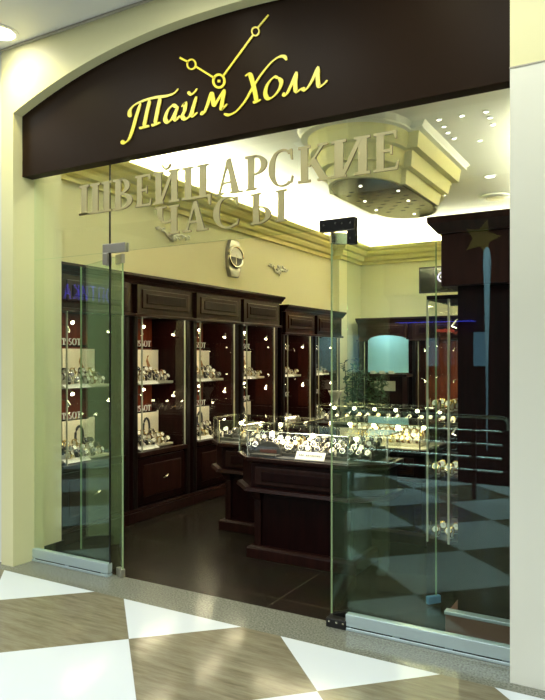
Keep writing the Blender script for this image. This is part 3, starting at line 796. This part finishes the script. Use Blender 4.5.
cc = counter(-2.46, -1.58, 5.15, 5.75, .05, 'display counter with bright cream bedded case seen through the right door leaf', 'cream bedded counter behind the front counter', 4, gold=True, lamps=4, energy=2.6, per=12, base='riser')
cd = counter(-3.42, -1.62, 6.80, 7.35, .10, 'long farthest display counter in the back of the shop', 'far long counter', 2, lamps=7, energy=4, per=14, panels=2)
# things on / in the front counter
t = empty('tent_card', (-2.16, 4.262, .7665), 0, 'white printed name card standing at the front of the nearest counter case', 'card')
MB().slab([(0, 0), (.035, .052), (.039, .052), (.006, 0)], lambda y, z: Vector((-.115, y, z)), (.23, 0, 0)).build('card', 'card', t)
m = MB()
nrm = Vector((0, -.83, .56)); up = Vector((0, .56, .83)).normalized()
for q in range(13):
    if q in (3,): continue
    x = -.088+q*.0145; c = Vector((x, .0175, .028))+nrm*.0012
    m.obox(c, Vector((.0013, 0, 0)), up*.007, nrm*.0006); m.obox(c+Vector((.005, 0, 0)), Vector((.0013, 0, 0)), up*(.007 if q % 3 else .004), nrm*.0006)
    m.obox(c+Vector((.0025, 0, 0))+up*(.006 if q % 2 else -.001), Vector((.0028, 0, 0)), up*.001, nrm*.0006)
m.build('print', 'print', t)
w = empty('watch_box', (-2.53, 4.262, .7665), 0, 'dark domed watch box with red lining at the left end of the nearest counter case', 'watch box')
m = MB(); m.slab([(-.11, 0)]+[(.11*math.cos(PI-PI*i/12), .03+.075*math.sin(PI*i/12)) for i in range(13)]+[(.11, 0)], lambda x, z: Vector((x, .05, z)), (0, .02, 0)); m.build('lid', 'riser_dark', w)
m = MB(); m.box(-.11, .11, -.03, .05, 0, .016); m.build('tray', 'riser_dark', w, bevel=.003)
m = MB(); m.box(-.065, .075, .044, .05, .02, .045); m.build('lining', 'maroon', w)
# pale vase on the far counter
v = empty('tapered_vase', (-3.22, 7.02, .9615), 0, 'pale tapered ceramic vase standing on the far counter below the plants', 'vase')
MB().lathe([(.03, 0), (.035, .01), (.02, .03), (.045, .07), (.075, .13), (.085, .15), (.07, .148), (.03, .07)], 20).build('body', 'pot', v, smooth=True)
# turquoise arched screen on a stand at the back
st = empty('display_stand', (-3.66, 9.92, 0), 0, 'dark display stand with a beige box front below the turquoise screen', 'display stand')
m = MB(); m.box(-.28, .28, -.12, .12, 0, 1.20); m.build('body', 'wood', st)
m = MB(); m.box(-.36, .36, -.16, .14, 1.20, 1.24); m.build('top', 'wood_face', st, bevel=.004)
m = MB(); m.box(-.17, .17, -.128, -.115, .98, 1.13); m.build('box_front', 'riser', st)
ts = empty('turquoise_screen', (-3.66, 9.93, 1.2405), 0, 'turquoise curved display screen with an arched top at the back of the shop', 'display screen')
m = MB(); n = 20
fr, bk = [], []
for i in range(n+1):
    a = -1+2*i/n; x = .33*a; y = -.10*math.cos(a*PI/2); z = .51+.085*math.sqrt(max(0, 1-a*a))
    fr.append((x, y, z))
for (a, b) in zip(fr, fr[1:]):
    m.prism([(a[0], a[1]), (b[0], b[1]), (b[0], b[1]+.01), (a[0], a[1]+.01)], .02, (a[2]+b[2])/2)
bmesh.ops.remove_doubles(m.bm, verts=m.bm.verts, dist=1e-4)
m.build('curved_panel', 'turquoise', ts)
m = MB(); m.box(-.33, .33, -.09, .02, 0, .02); m.build('foot', 'chrome', ts)
for q, x in enumerate((-.2, -.05, .1)):
    o = MB().box(-.035, .035, -.02, .02, 0, .045).build('watch_cushion', 'cushion'); o.location = (-3.66+x, 9.93-.12, 1.2405)
    tag(o, 'small cream watch cushion on the stand in front of the turquoise screen', 'cushion', 'cream cushions below the turquoise screen')
bl_ = area('turquoise_fill', (-3.66, 9.55, 2.3), .4, .1, 6, (.95, 1, 1), (R(28), 0, 0)); bl_.parent = None  # bare area light added to brighten the turquoise screen
# television
tv = empty('television', (-2.88, 10.1, 2.68), R(0), 'black wall mounted television high on the back wall showing a pale round picture', 'television')
m = MB(); m.box(-.33, .33, -.03, .03, -.2, .2); m.build('housing', 'black', tv, bevel=.006)
m = MB(); m.box(-.305, .305, -.034, -.029, -.175, .175); m.build('screen', 'screen', tv)
m = MB(); m.tube([(.04+.07*math.cos(t*PI/10), -.036, .03+.07*math.sin(t*PI/10)) for t in range(20)], .014, 6, closed=True); m.cyl((.04, -.037, .03), (.04, -.035, .03), .03, 12)
m.build('screen_picture', 'screen_pic', tv)
m = MB(); m.box(-.05, .05, .03, .65, -.05, .05); m.build('wall_bracket', 'black', tv)
# potted plants
def plant(loc, hgt, n, seed, label):
    rnd = random.Random(seed)
    e = empty('potted_plant', loc, 0, label, 'plant', 'potted plants')
    MB().lathe([(.13, 0), (.17, .30), (.18, .32), (.155, .32), (.14, .28)], 20).build('pot', 'pot', e)
    MB().lathe([(.15, .27), (.15, .29)], 16).build('soil', 'soil', e)
    s = MB(); stems = []
    for k in range(7):
        a = rnd.uniform(0, 2*PI); rr = rnd.uniform(.03, .16); h = hgt*rnd.uniform(.75, 1)
        p = [Vector((0, 0, .28)), Vector((rr*.5*math.cos(a), rr*.5*math.sin(a), .28+(h-.28)*.5)), Vector((rr*math.cos(a), rr*math.sin(a), h))]
        s.tube(p, [.01, .007, .004], 6); stems.append(p)
    s.build('stem', 'soil', e)
    f = MB()
    for k in range(n):
        p = rnd.choice(stems); t = rnd.uniform(.2, 1); c = p[1].lerp(p[2], t*2-1) if t > .5 else p[0].lerp(p[1], t*2)
        a = rnd.uniform(0, 2*PI); el = rnd.uniform(-.5, .9); L_ = rnd.uniform(.07, .15)
        d = Vector((math.cos(a)*math.cos(el), math.sin(a)*math.cos(el), math.sin(el))); sd = d.cross(Vector((0, 0, 1))).normalized()*L_*.2
        q = [c, c+d*L_*.45+sd, c+d*L_-Vector((0, 0, L_*.2)), c+d*L_*.45-sd]
        vs = [f.bm.verts.new(x) for x in q]; f.face(vs)
        vs2 = [f.bm.verts.new(x+Vector((0, 0, .0015))) for x in q]; f.face(vs2[::-1])
    f.build('foliage', 'leaf', e)
plant((-4.12, 9.60, 0), 1.55, 380, 3, 'taller dark green potted plant beside the end of the left cabinets')
plant((-3.62, 9.35, 0), 1.28, 320, 5, 'lower dark green potted plant in front of the back wall cabinet')

# ================================================================== WALL ORNAMENTS
wc = empty('wall_clock', (-4.6, 6.95, 2.715), R(90), 'large silver wristwatch shaped clock on the cream left wall', 'clock')
K = .76
m = MB(); m.slab([(x*1.05, z*K) for x, z in [(-.085, .30), (.085, .30), (.13, .16), (.145, 0), (.13, -.16), (.085, -.30), (-.085, -.30), (-.13, -.16), (-.145, 0), (-.13, .16)]], lambda x, z: Vector((x, -.055, z)), (0, .055, 0))
m.build('strap_plate', 'dark_silver', wc, bevel=.010)
m = MB(); m.tube([(.155*math.cos(t*PI/12), -.068, K*(.03+.165*math.sin(t*PI/12))) for t in range(24)], .018, 8, closed=True); m.build('bezel', 'chrome', wc, smooth=True)
m = MB(); m.slab([(.145*math.cos(t*PI/12), K*(.03+.155*math.sin(t*PI/12))) for t in range(24)], lambda x, z: Vector((x, -.068, z)), (0, .02, 0)); m.build('dial', 'dial_white', wc)
m = MB(); m.slab([(.135*math.cos(PI+t*PI/8), K*(.02+.14*math.sin(PI+t*PI/8))) for t in range(9)], lambda x, z: Vector((x, -.070, z)), (0, .001, 0)); m.build('dial_dark_half', 'print', wc)  # dark lower half of the dial
m = MB(); m.obox((0, -.072, -.01), (.004, 0, 0), (0, .001, 0), (0, 0, .06)); m.obox((.03, -.072, .03), (.035, 0, -.02), (0, .001, 0), (.002, 0, .004)); m.build('hand', 'steel', wc)
def floral(v0, z0, L_, label, big=1):
    e = empty('floral_moulding', (-4.6, v0, z0), R(90), label, 'wall moulding')
    m = MB(); rnd = random.Random(int(v0*10))
    m.tube([(-L_/2+L_*i/12, -.015, .03*math.sin(i*.9)-.05*math.sin(PI*i/12)) for i in range(13)], .012*big, 6)
    for k in range(14):
        x = -L_/2+L_*k/13; z = .03*math.sin(k*.83)-.05*math.sin(PI*k/13); a = rnd.uniform(0, 2*PI)
        m.tube([(x, -.012, z), (x+.03*math.cos(a), -.03, z+.03*math.sin(a)), (x+.055*math.cos(a), -.015, z+.055*math.sin(a))], [.006, .017*big, .004], 6)
    for q in range(6):
        m.tube([(0, -.02, -.03), (.05*math.cos(q*PI/3), -.035, -.03+.05*math.sin(q*PI/3)), (.07*math.cos(q*PI/3), -.02, -.03+.07*math.sin(q*PI/3))], [.012, .022, .008], 6)
    m.build('relief', 'ornament', e, smooth=True)
floral(5.78, 2.86, .58, 'long white floral plaster moulding on the left wall near the entrance, behind the metal letters'  , .9)
floral(8.10, 2.74, .46, 'small cream floral plaster moulding on the left wall right of the silver clock')

# ================================================================== MALL SIDE (seen in reflections)
# recessed downlights in the mall ceiling
for i, u in enumerate((-3.90, -2.35, -1.0, .35)):
    v0 = 3.03 if i == 0 else 2.75
    e = empty('mall_downlight', (u, v0, ZC+.004), 0, ['round recessed downlight in the mall ceiling at the upper left corner', 'round downlight in the mall ceiling above the sign', 'round downlight in the mall ceiling right of the sign', 'round downlight in the mall ceiling beyond the right pillar'][i], 'ceiling light', 'mall ceiling downlights')
    MB().lathe([(.125, 0), (.125, -.01), (.10, -.012), (.098, 0)], 28).build('trim_ring', 'white', e)
    MB().cyl((0, 0, -.009), (0, 0, -.004), .098, 24).build('lens', 'downlight', e)
    l = bpy.data.lights.new('downlight', 'SPOT'); l.energy = (42, 18, 13, 16)[i]; l.color = (1, .89, .42); l.spot_size = R(150); l.spot_blend = .9; l.shadow_soft_size = .09
    o = bpy.data.objects.new('downlight', l); COL.objects.link(o); o.parent = e; o.location = (0, 0, -.02)
# balustrade
RV = -.40
bl = empty('balustrade', (-3.5, RV, 0), 0, 'polished steel balustrade with five horizontal bars behind the photographer', 'balustrade')
X1 = 2.15; X0 = -5.4
m = MB(); m.tube([(X0, 0, .87)] + [(X1-.08, 0, .87), (X1-.03, 0, .855), (X1, 0, .81), (X1, 0, .74)], .022, 10); m.build('handrail', 'rail_metal', bl)
for z in (.72, .58, .44, .30):
    MB().tube([(X0, 0, z), (X1-.06, 0, z)], .009, 8).build('bar', 'rail_metal', bl)
for x in (1.8, .4, -1.0, -2.4, -3.8): MB().box(x-.02, x+.02, -.02, .02, 0, .86).build('post', 'black', bl)
# opposite storefronts
VO = -8.8
def refl(x, y, v=VO): return on_v(x, y, 2*VG-v)
def fix(p, v=VO): return Vector((p.x, v, p.z))
def fix_o(v): return 2*VG-v
def on_left(x, y, u=-8.95):                    # mirrored ray met on the mall's left wall
    q = ray(x, y); t = u/q.x; return Vector((u, 2*VG-q.y*t, H_+q.z*t))
a = on_left(112, 303); b = on_left(62, 291)
os_ = empty('optician_sign', (-8.95, a.y, a.z), 0, 'purple neon capitals of the optician sign in the hall, mirrored in the left glass', 'neon sign')
Wd = b.y-a.y; hz = .26; cw = Wd/6
NEON = {'О': [[(.5+.42*math.cos(t*PI/8), .5+.5*math.sin(t*PI/8)) for t in range(17)]], 'П': [[(.1, 0), (.1, 1), (.9, 1), (.9, 0)]], 'Т': [[(.05, 1), (.95, 1)], [(.5, 1), (.5, 0)]],
        'И': [[(.1, 1), (.1, 0), (.9, 1), (.9, 0)]], 'К': [[(.1, 1), (.1, 0)], [(.9, 1), (.15, .5), (.9, 0)]], 'А': [[(.05, 0), (.5, 1), (.95, 0)], [(.25, .35), (.75, .35)]]}
for k, ch in enumerate('ОПТИКА'):
    m = MB()
    for st in NEON[ch]: m.tube([(.02, (k+.12+x*.7)*cw, z*hz) for x, z in st], .010, 6)
    m.build('letter', 'purple', os_)
MB().box(-.05, -.001, -.02, Wd+.02, -.03, 0).build('back_rail', 'mallwall', os_)
def wallbox(name, x0, x1, y0, y1, mat, label, cat, group=None, th=.05):
    p = on_v(x0, y1, 2*VG-VO); q = on_v(x1, y0, 2*VG-VO)
    o = MB().box(0, q.x-p.x, -.199, th, 0, q.z-p.z).build(name, mat); o.location = (p.x, VO, p.z)
    return tag(o, label, cat, group)
wallbox('neon_tube', 396, 474, 320.5, 323, 'blue', 'blue neon line across the opposite storefront, mirrored in the right glass', 'neon light')
wallbox('neon_sign', 437, 452, 329, 332, 'red', 'small red neon sign across the hall, mirrored in the right glass', 'neon sign', th=.06)
wallbox('shop_fascia', 430, 508, 226, 286, 'maroon', 'maroon storefront fascia across the hall, mirrored in the right glass', 'fascia')
for k, (x0, x1, y0, y1) in enumerate(((427, 436, 338, 366), (474, 486, 332, 366), (346, 356, 335, 372))):
    wallbox('lit_window', x0, x1, y0, y1, 'coolpane', 'pale blue lit shop window across the hall, mirrored in the right glass', 'window', 'lit windows across the hall')
p = on_v(487, 262, 2*VG-(VO+1.2)); q = on_v(487, 450, 2*VG-(VO+1.2))
lc = empty('light_column', (p.x, VO+1.2, q.z), 0, 'tall slim blue light column across the hall, mirrored in the right glass', 'light column')
hh = on_v(487, 247, 2*VG-(VO+1.2)).z-q.z
MB().tube([(0, 0, 0), (0, 0, hh*.5), (0, 0, hh*.8), (0, 0, hh*.93), (0, 0, hh*.985), (0, 0, hh)], [.012, .03, .06, .085, .06, .01], 14).build('glowing_shaft', 'bluelight', lc, smooth=True)
p = on_v(482, 238, 2*VG-(VO+.06))
so = empty('star_decoration', (p.x, VO+.052, p.z), 0, 'gold star decoration on the maroon fascia across the hall, mirrored in the right glass', 'decoration')
m = MB(); m.slab([((.42 if i % 2 == 0 else .19)*math.sin(i*PI/5+.3), (.42 if i % 2 == 0 else .19)*math.cos(i*PI/5+.3)) for i in range(10)], lambda x, z: Vector((x, 0, z)), (0, .06, 0)); m.build('star', 'star', so)

# ================================================================== LIGHT
area('hall_fill', (-2.5, -4.6, 6.6), 12, 4, 1550, (.92, .98, 1.0), (R(28), 0, 0))  # unseen area light added to brighten the floor and shop front
for i in range(5):  # fill panels out of view, added to brighten the shop front
    e = empty('fill_panel', (-5.2+1.5*i, 2.05, ZC+.004), 0, 'unseen fill panel added in the mall ceiling to light the shop front', 'ceiling light', 'fill panels added along the mall ceiling')
    m = MB(); m.box(-.31, .31, -.31, -.28, -.02, 0); m.box(-.31, .31, .28, .31, -.02, 0); m.box(-.31, -.28, -.28, .28, -.02, 0); m.box(.28, .31, -.28, .28, -.02, 0); m.build('frame', 'white', e)
    l = area('panel_fill', (0, 0, -.012), .55, .55, 16, (.97, 1.0, .90)); l.parent = e
w = bpy.data.worlds.new('world'); sc.world = w; w.use_nodes = True
w.node_tree.nodes['Background'].inputs[0].default_value = (.75, .85, 1, 1); w.node_tree.nodes['Background'].inputs[1].default_value = .10

# ================================================================== CAMERA
cam = bpy.data.cameras.new('camera'); co = bpy.data.objects.new('camera', cam); COL.objects.link(co)
cam.sensor_width = 36; cam.sensor_fit = 'AUTO'; cam.lens = F_/700*36; cam.shift_y = (HY_-350)/700
co.location = (0, 0, H_); co.rotation_euler = (R(90), 0, R(30)); cam.clip_start = .05; cam.clip_end = 100
sc.camera = co
sc.view_settings.view_transform = 'Standard'; sc.view_settings.look = 'None'; sc.view_settings.gamma = 1; sc.view_settings.use_curve_mapping = False
sc.view_settings.exposure = 0.32
sc.cycles.transparent_max_bounces = 40
